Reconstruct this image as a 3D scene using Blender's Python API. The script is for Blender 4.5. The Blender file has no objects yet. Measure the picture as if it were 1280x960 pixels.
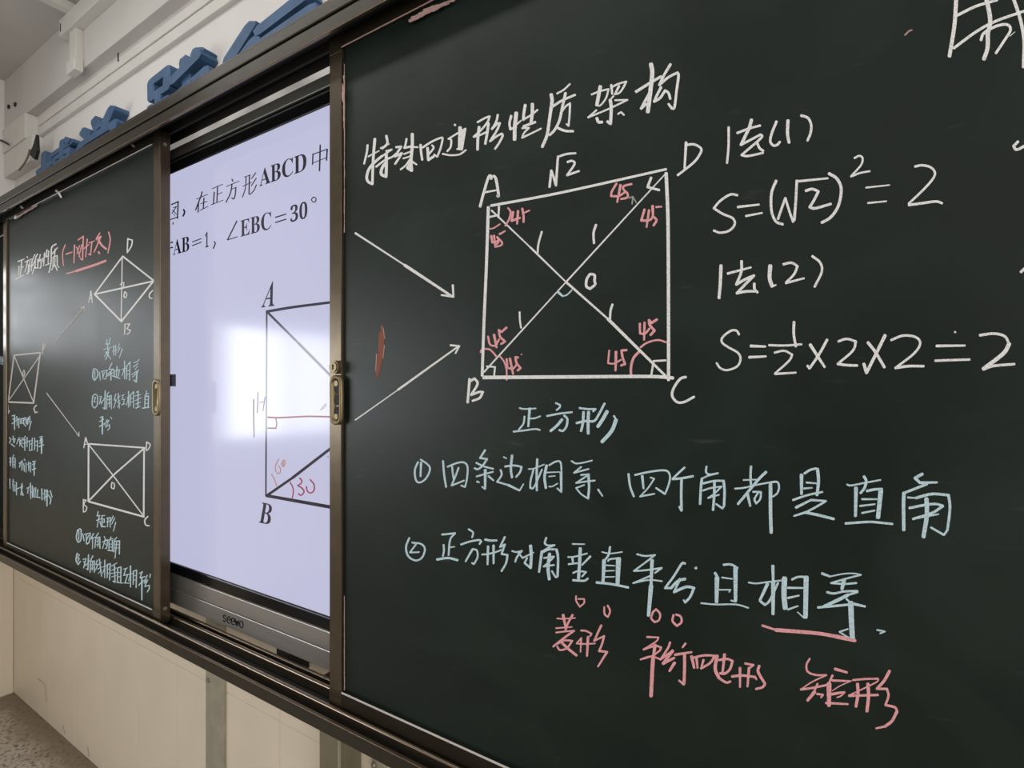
import bpy, bmesh, math, random
from mathutils import Vector, Matrix

# ------------------------------------------------------------------ camera, light, exposure
sc = bpy.context.scene
HC = 1.35                      # camera height above the podium
DB = 0.652                     # distance from the camera to the plane of the sliding boards (Y = 0)
F, CX, CY = 640.0, 640.0, 488.0
SA, CA = 0.8526, 0.5225
cd = bpy.data.cameras.new('camera'); cam = bpy.data.objects.new('camera', cd)
sc.collection.objects.link(cam); sc.camera = cam
cd.sensor_width = 36.0; cd.lens = 18.0; cd.shift_y = 8.0 / 1280.0; cd.clip_start = 0.02
cam.location = (0, -DB, HC)
cam.rotation_euler = (math.pi / 2, 0, math.atan2(CA, SA))

w = bpy.data.worlds.new('world'); sc.world = w; w.use_nodes = True
bg = w.node_tree.nodes['Background']
bg.inputs[0].default_value = (0.86, 0.92, 1.0, 1); bg.inputs[1].default_value = 1.0

def area(name, loc, rot, sx, sy, power, col):
    l = bpy.data.lights.new(name, 'AREA'); l.shape = 'RECTANGLE'; l.size = sx; l.size_y = sy
    l.energy = power; l.color = col
    o = bpy.data.objects.new(name, l); o.location = loc; o.rotation_euler = rot
    sc.collection.objects.link(o); return o
XW = -3.1                      # left side wall
WA = (-0.60, -0.06, 0.17, 0.56)   # window openings in the left wall: y0, y1, z0, z1 (z from eye level)
WB = (-3.3, -0.97, -0.32, 0.42)
PI = math.pi
for nm, (a, b, c, d), e in (('daylight_window_near', WA, 3.2), ('daylight_window_far', WB, 38)):
    area(nm, (XW - 0.10, (a + b) / 2, HC + (c + d) / 2), (PI / 2, 0, -PI / 2), b - a, d - c, e, (0.93, 0.97, 1.0))
area('fill_right_side', (3.9, -3.6, HC + 0.35), (PI / 2, 0, PI / 2), 4.5, 1.5, 165, (1.0, 0.985, 0.965))  # added fill for the whole room; the right wall has no openings
area('fill_under_ceiling', (-0.6, -3.0, HC + 1.25), (0, 0, 0), 3.0, 0.5, 20, (1.0, 0.98, 0.95))  # added general fill from above, no known lamp
area('fill_above_board', (-0.8, -0.42, HC + 1.33), (0, 0, 0), 3.0, 0.08, 10, (1.0, 0.98, 0.95))  # added light, no known lamp: brightens the wall strip behind the header
sc.view_settings.view_transform = 'Standard'; sc.view_settings.look = 'None'
sc.view_settings.gamma = 1.0; sc.view_settings.use_curve_mapping = False
sc.view_settings.exposure = 0.0

# ------------------------------------------------------------------ helpers
def P(px, py, Y=0.0):
    """world point where the sight line through pixel (px, py) meets the plane at depth Y"""
    xc = (px - CX) / F; zc = (CY - py) / F
    dx, dy = xc * SA - CA, xc * CA + SA
    t = (Y + DB) / dy
    return Vector((dx * t, Y, HC + zc * t))

def mat(name, col, rough=0.6, metal=0.0, spec=0.5, noise=0.0, nscale=8.0, bump=0.0, bscale=60.0, col2=None, stretch=(1, 1, 1), rnoise=0.0):
    m = bpy.data.materials.new(name); m.use_nodes = True
    nt = m.node_tree; b = nt.nodes['Principled BSDF']
    b.inputs['Roughness'].default_value = rough; b.inputs['Metallic'].default_value = metal
    b.inputs['Specular IOR Level'].default_value = spec
    b.inputs['Base Color'].default_value = (*col, 1)
    tc = nt.nodes.new('ShaderNodeTexCoord'); mp = nt.nodes.new('ShaderNodeMapping')
    mp.inputs['Scale'].default_value = stretch
    nt.links.new(tc.outputs['Object'], mp.inputs[0])
    if noise > 0:
        n = nt.nodes.new('ShaderNodeTexNoise'); n.inputs['Scale'].default_value = nscale; n.inputs['Detail'].default_value = 6
        r = nt.nodes.new('ShaderNodeValToRGB')
        r.color_ramp.elements[0].position = 0.35; r.color_ramp.elements[1].position = 0.68
        c2 = col2 or tuple(c * (1 - noise) for c in col)
        r.color_ramp.elements[0].color = (*col, 1); r.color_ramp.elements[1].color = (*c2, 1)
        nt.links.new(mp.outputs[0], n.inputs[0]); nt.links.new(n.outputs[0], r.inputs[0])
        nt.links.new(r.outputs[0], b.inputs['Base Color'])
        if rnoise:
            q = nt.nodes.new('ShaderNodeMapRange'); q.inputs[3].default_value = rough - rnoise; q.inputs[4].default_value = rough + rnoise
            nt.links.new(n.outputs[0], q.inputs[0]); nt.links.new(q.outputs[0], b.inputs['Roughness'])
    if bump > 0:
        n2 = nt.nodes.new('ShaderNodeTexNoise'); n2.inputs['Scale'].default_value = bscale; n2.inputs['Detail'].default_value = 4
        bp = nt.nodes.new('ShaderNodeBump'); bp.inputs['Strength'].default_value = bump; bp.inputs['Distance'].default_value = 0.002
        nt.links.new(mp.outputs[0], n2.inputs[0]); nt.links.new(n2.outputs[0], bp.inputs['Height']); nt.links.new(bp.outputs[0], b.inputs['Normal'])
    return m

M = {}
M['paint'] = mat('wall_paint', (0.67, 0.645, 0.625), 0.75, noise=0.06, nscale=3, bump=0.25, bscale=40)
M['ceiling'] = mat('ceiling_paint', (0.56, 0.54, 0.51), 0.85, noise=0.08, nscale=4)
M['tile'] = mat('cream_tile', (0.70, 0.61, 0.485), 0.42, noise=0.05, nscale=5, bump=0.05, bscale=30)
M['grout'] = mat('grout', (0.42, 0.37, 0.30), 0.9)
M['pvc'] = mat('white_plastic', (0.63, 0.61, 0.57), 0.5, noise=0.05, nscale=12)
M['terrazzo'] = mat('terrazzo', (0.44, 0.39, 0.33), 0.5, noise=1, nscale=70, col2=(0.10, 0.085, 0.07), stretch=(1, 1, 1))
_r = [n for n in M['terrazzo'].node_tree.nodes if n.type == 'VALTORGB'][0]; _r.color_ramp.elements[0].position = 0.50; _r.color_ramp.elements[1].position = 0.64
def dirt(m):
    nt = m.node_tree; b = nt.nodes['Principled BSDF']; L = nt.links.new
    src = b.inputs['Base Color'].links[0].from_socket
    g = nt.nodes.new('ShaderNodeNewGeometry'); sp = nt.nodes.new('ShaderNodeSeparateXYZ'); L(g.outputs['Position'], sp.inputs[0])
    n = nt.nodes.new('ShaderNodeTexNoise'); n.inputs['Scale'].default_value = 9; n.inputs['Detail'].default_value = 4
    L(g.outputs['Position'], n.inputs[0])
    ma = nt.nodes.new('ShaderNodeMath'); ma.operation = 'MULTIPLY_ADD'; ma.inputs[1].default_value = 0.16; L(n.outputs[0], ma.inputs[0]); L(sp.outputs[1], ma.inputs[2])
    mr = nt.nodes.new('ShaderNodeMapRange'); mr.inputs[1].default_value = 0.09; mr.inputs[2].default_value = 0.17; mr.inputs[4].default_value = 0.8; L(ma.outputs[0], mr.inputs[0])
    mx = nt.nodes.new('ShaderNodeMixRGB'); mx.inputs[2].default_value = (0.17, 0.12, 0.075, 1); L(mr.outputs[0], mx.inputs[0]); L(src, mx.inputs[1]); L(mx.outputs[0], b.inputs['Base Color'])
dirt(M['terrazzo'])
M['skirt'] = mat('dark_skirting', (0.16, 0.13, 0.11), 0.6)
M['bronze'] = mat('bronze_aluminium', (0.034, 0.0265, 0.0165), 0.36, metal=0.5, noise=0.15, nscale=30, stretch=(1, 1, 1))
M['bronze_light'] = mat('light_bronze', (0.125, 0.098, 0.066), 0.30, metal=0.85, noise=0.15, nscale=40)
M['rail'] = mat('rail_metal', (0.21, 0.165, 0.12), 0.22, metal=0.9)
M['black'] = mat('black_recess', (0.012, 0.011, 0.010), 0.7)
M['blackgloss'] = mat('black_gloss', (0.006, 0.006, 0.007), 0.15, spec=0.16)
M['alu'] = mat('brushed_aluminium', (0.36, 0.335, 0.315), 0.30, metal=0.55, noise=0.12, nscale=25, stretch=(0.2, 1, 6))
M['darkmetal'] = mat('dark_glass_bar', (0.15, 0.15, 0.13), 0.3, metal=0.4)
M['steel'] = mat('painted_steel', (0.36, 0.335, 0.26), 0.5, metal=0.2, noise=0.2, nscale=25)
M['olive'] = mat('olive_steel', (0.20, 0.175, 0.115), 0.5, metal=0.2, noise=0.2, nscale=15)
M['screw'] = mat('screw_metal', (0.40, 0.36, 0.30), 0.35, metal=0.8)
M['brass'] = mat('brass', (0.21, 0.165, 0.09), 0.42, metal=0.75)
M['blue'] = mat('blue_foam', (0.045, 0.105, 0.21), 0.6, noise=0.25, nscale=25, bump=0.2, bscale=90)
M['tip'] = mat('tape', (0.62, 0.58, 0.5), 0.8)

def board_mat():
    m = bpy.data.materials.new('green_board'); m.use_nodes = True
    nt = m.node_tree; b = nt.nodes['Principled BSDF']; L = nt.links.new
    tc = nt.nodes.new('ShaderNodeTexCoord')
    mp = nt.nodes.new('ShaderNodeMapping'); mp.inputs['Scale'].default_value = (1.0, 1.0, 1.8); mp.inputs['Rotation'].default_value = (0, 0.5, 0)
    L(tc.outputs['Object'], mp.inputs[0])
    n = nt.nodes.new('ShaderNodeTexNoise'); n.inputs['Scale'].default_value = 3.2; n.inputs['Detail'].default_value = 7; n.inputs['Distortion'].default_value = 1.2
    L(mp.outputs[0], n.inputs[0])
    r = nt.nodes.new('ShaderNodeValToRGB')
    r.color_ramp.elements[0].position = 0.42; r.color_ramp.elements[0].color = (0.0030, 0.0088, 0.0062, 1)
    r.color_ramp.elements[1].position = 0.80; r.color_ramp.elements[1].color = (0.0090, 0.0185, 0.0140, 1)
    L(n.outputs[0], r.inputs[0])
    n3 = nt.nodes.new('ShaderNodeTexNoise'); n3.inputs['Scale'].default_value = 22; n3.inputs['Detail'].default_value = 3
    mp3 = nt.nodes.new('ShaderNodeMapping'); mp3.inputs['Scale'].default_value = (0.6, 1, 3.0); mp3.inputs['Rotation'].default_value = (0, -0.6, 0)
    L(tc.outputs['Object'], mp3.inputs[0]); L(mp3.outputs[0], n3.inputs[0])
    r3 = nt.nodes.new('ShaderNodeValToRGB'); r3.color_ramp.elements[0].position = 0.66; r3.color_ramp.elements[1].position = 0.78
    r3.color_ramp.elements[0].color = (0, 0, 0, 1); r3.color_ramp.elements[1].color = (0.018, 0.02, 0.019, 1)
    L(n3.outputs[0], r3.inputs[0])
    ad = nt.nodes.new('ShaderNodeMixRGB'); ad.blend_type = 'ADD'; ad.inputs[0].default_value = 1.0
    L(r.outputs[0], ad.inputs[1]); L(r3.outputs[0], ad.inputs[2])
    L(ad.outputs[0], b.inputs['Base Color'])
    q = nt.nodes.new('ShaderNodeMapRange'); q.inputs[3].default_value = 0.36; q.inputs[4].default_value = 0.50
    L(n.outputs[0], q.inputs[0]); L(q.outputs[0], b.inputs['Roughness'])
    b.inputs['Specular IOR Level'].default_value = 0.31
    n2 = nt.nodes.new('ShaderNodeTexNoise'); n2.inputs['Scale'].default_value = 500
    bp = nt.nodes.new('ShaderNodeBump'); bp.inputs['Strength'].default_value = 0.08; bp.inputs['Distance'].default_value = 0.0005
    L(tc.outputs['Object'], n2.inputs[0]); L(n2.outputs[0], bp.inputs['Height']); L(bp.outputs[0], b.inputs['Normal'])
    return m
M['board'] = board_mat()

def chalk(name, col):
    m = bpy.data.materials.new(name); m.use_nodes = True
    nt = m.node_tree; b = nt.nodes['Principled BSDF']; L = nt.links.new
    tc = nt.nodes.new('ShaderNodeTexCoord')
    n = nt.nodes.new('ShaderNodeTexNoise'); n.inputs['Scale'].default_value = 900; n.inputs['Detail'].default_value = 3
    L(tc.outputs['Object'], n.inputs[0])
    r = nt.nodes.new('ShaderNodeValToRGB')
    r.color_ramp.elements[0].position = 0.30; r.color_ramp.elements[0].color = (*[c * 0.62 for c in col], 1)
    r.color_ramp.elements[1].position = 0.55; r.color_ramp.elements[1].color = (*col, 1)
    L(n.outputs[0], r.inputs[0]); L(r.outputs[0], b.inputs['Base Color'])
    b.inputs['Roughness'].default_value = 0.95; b.inputs['Specular IOR Level'].default_value = 0.1
    return m
M['cw'] = chalk('white_chalk', (0.79, 0.79, 0.785))
M['cb'] = chalk('blue_chalk', (0.53, 0.68, 0.74))
M['cp'] = chalk('pink_chalk', (0.78, 0.37, 0.39))
M['cd'] = chalk('dim_chalk', (0.34, 0.36, 0.33))
M['cr'] = chalk('red_scar', (0.26, 0.10, 0.075))
M['cs'] = chalk('pale_pink_dust', (0.45, 0.30, 0.27))
M['ce'] = chalk('pale_chalk_and_lit_edge', (0.58, 0.55, 0.52))  # pale chalk; also paints the lit aluminium edges of the boards
M['ink'] = mat('screen_ink', (0.020, 0.018, 0.045), 0.14, spec=0.6)
M['inkl'] = mat('screen_ink_light', (0.36, 0.36, 0.46), 0.5, spec=0.3)
M['inkr'] = mat('screen_red', (0.42, 0.07, 0.14), 0.5, spec=0.3)
M['inks'] = mat('screen_salmon', (0.55, 0.30, 0.28), 0.5, spec=0.3)
M['inkf'] = mat('screen_faint', (0.46, 0.40, 0.38), 0.5, spec=0.3)

def screen_mat():
    m = bpy.data.materials.new('lit_screen'); m.use_nodes = True
    nt = m.node_tree; b = nt.nodes['Principled BSDF']
    b.inputs['Base Color'].default_value = (0.02, 0.02, 0.03, 1); b.inputs['Roughness'].default_value = 0.14
    b.inputs['Emission Color'].default_value = (0.495, 0.50, 0.68, 1); b.inputs['Emission Strength'].default_value = 1.0
    return m
M['screen'] = screen_mat()

def link(o, parent=None):
    sc.collection.objects.link(o)
    if parent is not None: o.parent = parent
    return o
def to_obj(name, bm, m, parent=None, smooth=False):
    me = bpy.data.meshes.new(name); bm.normal_update(); bm.to_mesh(me); bm.free(); me.materials.append(m)
    if smooth:
        for p in me.polygons: p.use_smooth = True
    return link(bpy.data.objects.new(name, me), parent)
def box(bm, x0, x1, y0, y1, z0, z1, bev=0.0, seg=2):
    """z measured from eye level"""
    vs = [bm.verts.new((x, y, HC + z)) for x in (x0, x1) for y in (y0, y1) for z in (z0, z1)]
    fs = [(0, 1, 3, 2), (4, 6, 7, 5), (0, 4, 5, 1), (2, 3, 7, 6), (0, 2, 6, 4), (1, 5, 7, 3)]
    f = [bm.faces.new([vs[i] for i in q]) for q in fs]
    if bev > 0:
        ed = list({e for q in f for e in q.edges})
        bmesh.ops.bevel(bm, geom=ed, offset=bev, segments=seg, affect='EDGES', profile=0.5)
def bx(name, m, parent, *a, bev=0.0, seg=2):
    bm = bmesh.new(); box(bm, *a, bev=bev, seg=seg); return to_obj(name, bm, m, parent)
def empty(name, loc, label=None, cat=None, group=None):
    o = bpy.data.objects.new(name, None); o.location = loc; o.empty_display_size = 0.05; link(o)
    if label: o['label'] = label
    if cat: o['category'] = cat
    if group: o['group'] = group
    bpy.context.view_layer.update(); return o
def tag(o, label, cat=None, group=None):
    o['label'] = label
    if cat: o['category'] = cat
    if group: o['group'] = group
    return o
def attach(root):
    """re-parent all children so that they keep the world coordinates they were built in"""
    inv = Matrix.Translation(root.location).inverted()
    for c in root.children: c.matrix_parent_inverse = inv
def cyl(bm, c, r, depth, axis='Y', n=20, rz=None):
    rz = rz or r
    a, b = [], []
    for i in range(n):
        t = 2 * PI * i / n
        if axis == 'Y': p = (c[0] + r * math.cos(t), c[1] - depth / 2, c[2] + rz * math.sin(t)); q = (p[0], c[1] + depth / 2, p[2])
        elif axis == 'X': p = (c[0] - depth / 2, c[1] + r * math.cos(t), c[2] + rz * math.sin(t)); q = (c[0] + depth / 2, p[1], p[2])
        else: p = (c[0] + r * math.cos(t), c[1] + r * math.sin(t), c[2] - depth / 2); q = (p[0], p[1], c[2] + depth / 2)
        a.append(bm.verts.new(p)); b.append(bm.verts.new(q))
    bm.faces.new(a); bm.faces.new(b[::-1])
    for i in range(n): bm.faces.new([a[i], b[i], b[(i + 1) % n], a[(i + 1) % n]])

# ------------------------------------------------------------------ strokes (chalk lines lie on the board as thin raised ribbons)
def smooth_pts(pts):
    """Catmull-Rom through the points, broken at sharp corners"""
    if len(pts) < 3: return [pts]
    runs, cur = [], [pts[0]]
    for i in range(1, len(pts) - 1):
        cur.append(pts[i])
        a = (pts[i] - pts[i - 1]); b = (pts[i + 1] - pts[i])
        if a.length > 0 and b.length > 0 and a.normalized().dot(b.normalized()) < 0.25:
            runs.append(cur); cur = [pts[i]]
    cur.append(pts[-1]); runs.append(cur)
    out = []
    for r in runs:
        if len(r) < 3: out.append(r); continue
        q = [2 * r[0] - r[1]] + r + [2 * r[-1] - r[-2]]
        o = []
        for i in range(1, len(q) - 2):
            n = 5
            for k in range(n):
                t = k / n
                o.append(0.5 * ((2 * q[i]) + (q[i + 1] - q[i - 1]) * t + (2 * q[i - 1] - 5 * q[i] + 4 * q[i + 1] - q[i + 2]) * t * t + (3 * q[i] - q[i - 1] - 3 * q[i + 1] + q[i + 2]) * t ** 3))
        o.append(r[-1]); out.append(o)
    return out
LAYER = [0]
def ribbon(bm, pts, w0, w1, Y, thick, to3=P, step=0.000006):
    """pts: 2-D points in picture units that are carried onto the plane Y; round ends, tapering width, a real thickness"""
    LAYER[0] = (LAYER[0] + 1) % 40
    y1 = Y - thick - LAYER[0] * step
    tot = sum((pts[i + 1] - pts[i]).length for i in range(len(pts) - 1)) or 1e-6
    left, right = [], []; s = 0
    n = len(pts)
    for i, p in enumerate(pts):
        if i: s += (pts[i] - pts[i - 1]).length
        t = (pts[min(i + 1, n - 1)] - pts[max(i - 1, 0)])
        t = t.normalized() if t.length > 0 else Vector((1, 0))
        nn = Vector((-t.y, t.x)); wd = (w0 + (w1 - w0) * s / tot) / 2
        left.append(p + nn * wd); right.append(p - nn * wd)
    # end cap goes from left end to right end through the forward side, start cap from right start to left start
    t1 = (pts[-1] - pts[-2]).normalized() if (pts[-1] - pts[-2]).length > 0 else Vector((1, 0))
    t0 = (pts[0] - pts[1]).normalized() if (pts[0] - pts[1]).length > 0 else Vector((-1, 0))
    endc = [pts[-1] + t1 * w1 * 0.35 + (left[-1] - pts[-1]) * 0.65, pts[-1] + t1 * w1 * 0.35 + (right[-1] - pts[-1]) * 0.65]
    stc = [pts[0] + t0 * w0 * 0.35 + (right[0] - pts[0]) * 0.65, pts[0] + t0 * w0 * 0.35 + (left[0] - pts[0]) * 0.65]
    L2 = [stc[1]] + left + [endc[0]]; R2 = [stc[0]] + right + [endc[1]]
    if to3 is not P: L2, R2 = [Vector(p) for p in L2], [Vector(p) for p in R2]
    mk = (lambda p: to3(p, y1)) if to3 is not P else (lambda p: P(p.x, p.y, y1))
    lt = [bm.verts.new(mk(p)) for p in L2]; rt = [bm.verts.new(mk(p)) for p in R2]
    for i in range(len(lt) - 1): bm.faces.new([lt[i], lt[i + 1], rt[i + 1], rt[i]])
    rim = lt + rt[::-1]
    low = [bm.verts.new((v.co.x, Y + 0.0001, v.co.z)) for v in rim]
    for i in range(len(rim)):
        j = (i + 1) % len(rim); bm.faces.new([rim[i], low[i], low[j], rim[j]])
def strokes(name, m, parent, ox, oy, scl, txt, Y=0.0, thick=0.0003, label=None, taper=0.75, wmul=1.0, bm=None):
    own = bm is None
    if own: bm = bmesh.new()
    for s in txt.replace('\n', ' ').split(';'):
        v = [float(a) for a in s.split()]
        if len(v) < 3: continue
        wd = v[0] / scl * wmul; q = [Vector((ox + v[i] / scl, oy + v[i + 1] / scl)) for i in range(1, len(v) - 1, 2)]
        if len(q) == 1: q = [q[0] - Vector((0.3, 0.3)), q[0] + Vector((0.3, 0.3))]
        for r in smooth_pts(q): ribbon(bm, r, wd, wd * (taper if len(q) == 2 else 0.92), Y, thick)
    if not own: return
    bmesh.ops.recalc_face_normals(bm, faces=bm.faces)
    bm.verts.index_update(); bm.faces.index_update()
    return split_obj(name, bm, m, parent, GAP[0])[0]

GAP = [0.0025]
def split_obj(name, bm, m, parent, gap):
    """one object for each group of pieces that touch or nearly touch, i.e. for each written character"""
    bm.verts.ensure_lookup_table(); bm.faces.ensure_lookup_table()
    seen, isl = set(), []
    for f in bm.faces:
        if f.index in seen: continue
        st, grp = [f], []; seen.add(f.index)
        while st:
            q = st.pop(); grp.append(q)
            for e in q.edges:
                for h in e.link_faces:
                    if h.index not in seen: seen.add(h.index); st.append(h)
        vs = [v.co for q in grp for v in q.verts]
        isl.append([[min(v.x for v in vs), max(v.x for v in vs), min(v.z for v in vs), max(v.z for v in vs)], grp])
    done = False
    while not done:
        done = True
        for i in range(len(isl)):
            for j in range(i + 1, len(isl)):
                a, b = isl[i][0], isl[j][0]
                if a[0] < b[1] + gap and b[0] < a[1] + gap and a[2] < b[3] + gap and b[2] < a[3] + gap:
                    isl[i] = [[min(a[0], b[0]), max(a[1], b[1]), min(a[2], b[2]), max(a[3], b[3])], isl[i][1] + isl[j][1]]
                    isl.pop(j); done = False; break
            if not done: break
    out = []
    for _, grp in isl:
        vi, vs, fs = {}, [], []
        for q in grp:
            for v in q.verts:
                if v.index not in vi: vi[v.index] = len(vs); vs.append(v.co[:])
            fs.append([vi[v.index] for v in q.verts])
        me = bpy.data.meshes.new(name); me.from_pydata(vs, [], fs); me.materials.append(m)
        out.append(link(bpy.data.objects.new(name, me), parent))
    bm.free(); return out
def glyph_mesh(txt, ext=0.0, offset=0.0):
    c = bpy.data.curves.new('glyph', 'FONT'); c.body = txt; c.size = 1.0; c.extrude = ext; c.offset = offset; c.resolution_u = 4
    o = bpy.data.objects.new('glyph', c); sc.collection.objects.link(o); bpy.context.view_layer.update()
    me = bpy.data.meshes.new_from_object(o.evaluated_get(bpy.context.evaluated_depsgraph_get()))
    bpy.data.objects.remove(o); bpy.data.curves.remove(c)
    return me
def print_text(name, m, parent, txt, x0, yb0, x1, cap, Y, label=None, shear=0.0):
    """text printed upright on the plane Y, its left end at pixel (x0, yb0) on the base line, right end at column x1, letters cap pixels high at the left"""
    me = glyph_mesh(txt, 0.0)
    xs = [v.co.x for v in me.vertices]; ys = [v.co.y for v in me.vertices]
    a = P(x0, yb0, Y); b = P(x1, yb0, Y); t = P(x0, yb0 - cap, Y)
    sx = (b.x - a.x) / (max(xs) - min(xs)); sz = (t.z - a.z) / (max(ys) - min(ys))
    mx, my = min(xs), min(ys)
    for v in me.vertices:
        v.co = (a.x + (v.co.x - mx) * sx, Y - 0.0004, a.z + (v.co.y - my) * sz)
    bm = bmesh.new(); bm.from_mesh(me); bpy.data.meshes.remove(me)
    return split_obj(name, bm, m, parent, 0.0002)[0]

# ------------------------------------------------------------------ the room
YW = 0.14                      # front wall plane
ZF = -HC; ZC = 1.37            # floor and ceiling from eye level
XR, YB = 4.0, -7.0
TT = -0.496                    # top of the tiling
def struct(name, o=None, label=None):
    o['kind'] = 'structure'
    if label: o['label'] = label
    return o
wf = bx('wall_front', M['paint'], None, XW - 0.1, XR, YW, YW + 0.12, TT, ZC + 0.05); struct('wall_front', wf, 'white painted wall behind the chalkboard')
bm = bmesh.new(); box(bm, XW - 0.1, XR, YW + 0.004, YW + 0.12, ZF - 0.05, TT)
g = to_obj('grout_bed', bm, M['grout'], wf)
tw = 0.2525; x = -1.9225 - tw * 5
tile_me = {}
rows = [(-0.828, TT), (ZF, -0.828)]
k = 0
while x < 1.6:
    for (a, b) in rows:
        x0, x1 = max(x, XW), x + tw
        if x1 - x0 < 0.02: continue
        key = (round(x1 - x0, 4), a)
        if key not in tile_me:
            bm = bmesh.new(); box(bm, 0.0005, x1 - x0 - 0.0005, -0.004, 0.004, a + 0.0005 - HC, b - 0.0005 - HC, bev=0.0006, seg=1)
            me = bpy.data.meshes.new('tile'); bm.to_mesh(me); bm.free(); me.materials.append(M['tile']); tile_me[key] = me
        t = link(bpy.data.objects.new('tile', tile_me[key]), wf); t.location = (x0, YW, HC); k += 1
    x += tw
bm = bmesh.new(); box(bm, x, XR, YW - 0.003, YW + 0.01, ZF, TT); to_obj('tiled_field', bm, M['tile'], wf)

# left side wall with its two window openings
def wall_left():
    bm = bmesh.new(); t0, t1 = XW - 0.12, XW
    box(bm, t0, t1, YB, WB[0], ZF, ZC)
    box(bm, t0, t1, WB[0], WB[1], ZF, WB[2]); box(bm, t0, t1, WB[0], WB[1], WB[3], ZC)
    box(bm, t0, t1, WB[1], WA[0], ZF, ZC)
    box(bm, t0, t1, WA[0], WA[1], ZF, WA[2]); box(bm, t0, t1, WA[0], WA[1], WA[3], ZC)
    box(bm, t0, t1, WA[1], YW + 0.12, ZF, ZC)
    return to_obj('wall_left', bm, M['paint'])
wl = wall_left(); struct('', wl, 'side wall at the far left')
for i in range(7):
    bm = bmesh.new(); y1 = YW - 0.006 - i * tw
    box(bm, XW - 0.004, XW + 0.004, y1 - tw + 0.001, y1, ZF, TT, bev=0.0006, seg=1); to_obj('tile', bm, M['tile'], wl)
for nme, (a, b, c, d), nx, nz in (('window_1', WA, 2, 4), ('window_2', WB, 5, 1)):
    bm = bmesh.new(); f = 0.02
    box(bm, XW - 0.07, XW - 0.02, a, b, c, c + f); box(bm, XW - 0.07, XW - 0.02, a, b, d - f, d)
    for i in range(nx + 1):
        yy = a + (b - a) * i / nx; box(bm, XW - 0.07, XW - 0.02, max(a, yy - f / 2), min(b, yy + f / 2), c, d)
    for i in range(1, nz):
        zz = c + (d - c) * i / nz; box(bm, XW - 0.065, XW - 0.025, a, b, zz - f / 2, zz + f / 2)
    struct('', to_obj(nme, bm, M['alu']))
o = bx('wall_right', M['paint'], None, XR, XR + 0.1, YB, YW + 0.12, ZF, ZC); struct('', o)
M['rear'] = mat('rear_wall_dimmed', (0.30, 0.29, 0.27), 0.85)  # darkened so that the boards reflect a dim end of the room
o = bx('wall_back', M['rear'], None, XW - 0.12, XR + 0.1, YB - 0.1, YB, ZF, ZC); struct('', o)
o = bx('ceiling', M['ceiling'], None, XW - 0.12, XR + 0.1, YB - 0.1, YW + 0.12, ZC, ZC + 0.1); struct('', o, 'pale plastered ceiling')
o = bx('floor', M['terrazzo'], None, XW - 0.12, XR + 0.1, YB - 0.1, YW + 0.12, ZF - 0.1, ZF); struct('', o, 'speckled grey brown terrazzo floor')
o = bx('baseboard_left', M['skirt'], None, XW, XW + 0.012, -1.6, YW - 0.06, ZF, ZF + 0.035); struct('', o)
# shallow beam along the top of the wall
o = bx('trim_1', M['ceiling'], None, XW, XR, YW - 0.034, YW + 0.002, 1.150, ZC, bev=0.002); struct('', o, 'shallow plastered beam along the top of the wall')  # darker ceiling colour paints in the shade of its underside

# boxed casing in the corner, with a torn cover
bm = bmesh.new()
xc0, xc1 = XW, -2.76
box(bm, xc0, xc1, YW - 0.035, YW + 0.002, 0.94, 1.045, bev=0.002)
box(bm, xc0, xc1 - 0.06, YW - 0.040, YW + 0.002, 1.045, 1.149, bev=0.002)
cs = to_obj('corner_casing', bm, M['pvc'])
tag(cs, 'white boxed-in casing low in the wall corner, with a torn open end', 'casing')
bm = bmesh.new()
a = [P(45, 168, YW - 0.047), P(46, 188, YW - 0.047), P(43, 199, YW - 0.047), P(36.5, 193, YW - 0.047), P(41, 182, YW - 0.047)]
vs = [bm.verts.new(p) for p in a]; vb = [bm.verts.new(p + Vector((0, 0.01, 0))) for p in a]
bm.faces.new(vs); bm.faces.new(vb[::-1])
for i in range(5): bm.faces.new([vs[i], vb[i], vb[(i + 1) % 5], vs[(i + 1) % 5]])
bmesh.ops.recalc_face_normals(bm, faces=bm.faces); to_obj('torn_opening', bm, M['black'], cs)
strokes('torn_flap', M['skirt'], cs, 0, 80, 6, '8 218 640 205 690 180 740 138 795', Y=YW - 0.047, thick=0.004)
strokes('dark_gap', M['black'], cs, 0, 80, 6, '12 0 570 25 580 60 602', Y=YW - 0.047, thick=0.002)

# cable trunking: two strips on the wall, pieces on the beam and the ceiling
def trunk(label, x0, x1, y0, y1, z0, z1, group='cable trunking under the ceiling'):
    o = bx('cable_trunking', M['pvc'], None, x0, x1, y0, y1, z0, z1, bev=0.002)
    return tag(o, label, 'trunking', group)
XT = -2.76
t1 = trunk('white cable trunking strip running just above the blue characters', XT, XR, YW - 0.014, YW + 0.001, 1.048, 1.083)
t2 = trunk('wider white cable trunking directly on top of the lowest strip', XT, XR, YW - 0.018, YW + 0.001, 1.084, 1.112)
pj = P(97, 40, YW - 0.04); pj2 = P(98, 97, YW - 0.04)
t3 = trunk('short upright piece of white trunking near the ceiling corner', pj.x - 0.028, pj.x + 0.028, YW - 0.055, YW - 0.033, 1.14, 1.29)
t4 = trunk('white trunking running level along the ceiling edge', pj.x - 0.085, XR, YW - 0.066, YW - 0.033, 1.285, 1.345)
t5 = trunk('white trunking crossing the ceiling away from the wall', pj.x - 0.02, pj.x + 0.02, -2.0, YW - 0.034, ZC - 0.028, ZC)
bx('elbow_cover', M['pvc'], t3, pj.x - 0.035, pj.x + 0.035, YW - 0.062, YW - 0.034, 1.132, 1.175, bev=0.003)
bx('slot', M['black'], t4, pj.x - 0.073, pj.x - 0.069, YW - 0.0675, YW - 0.06, 1.298, 1.327)
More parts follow.
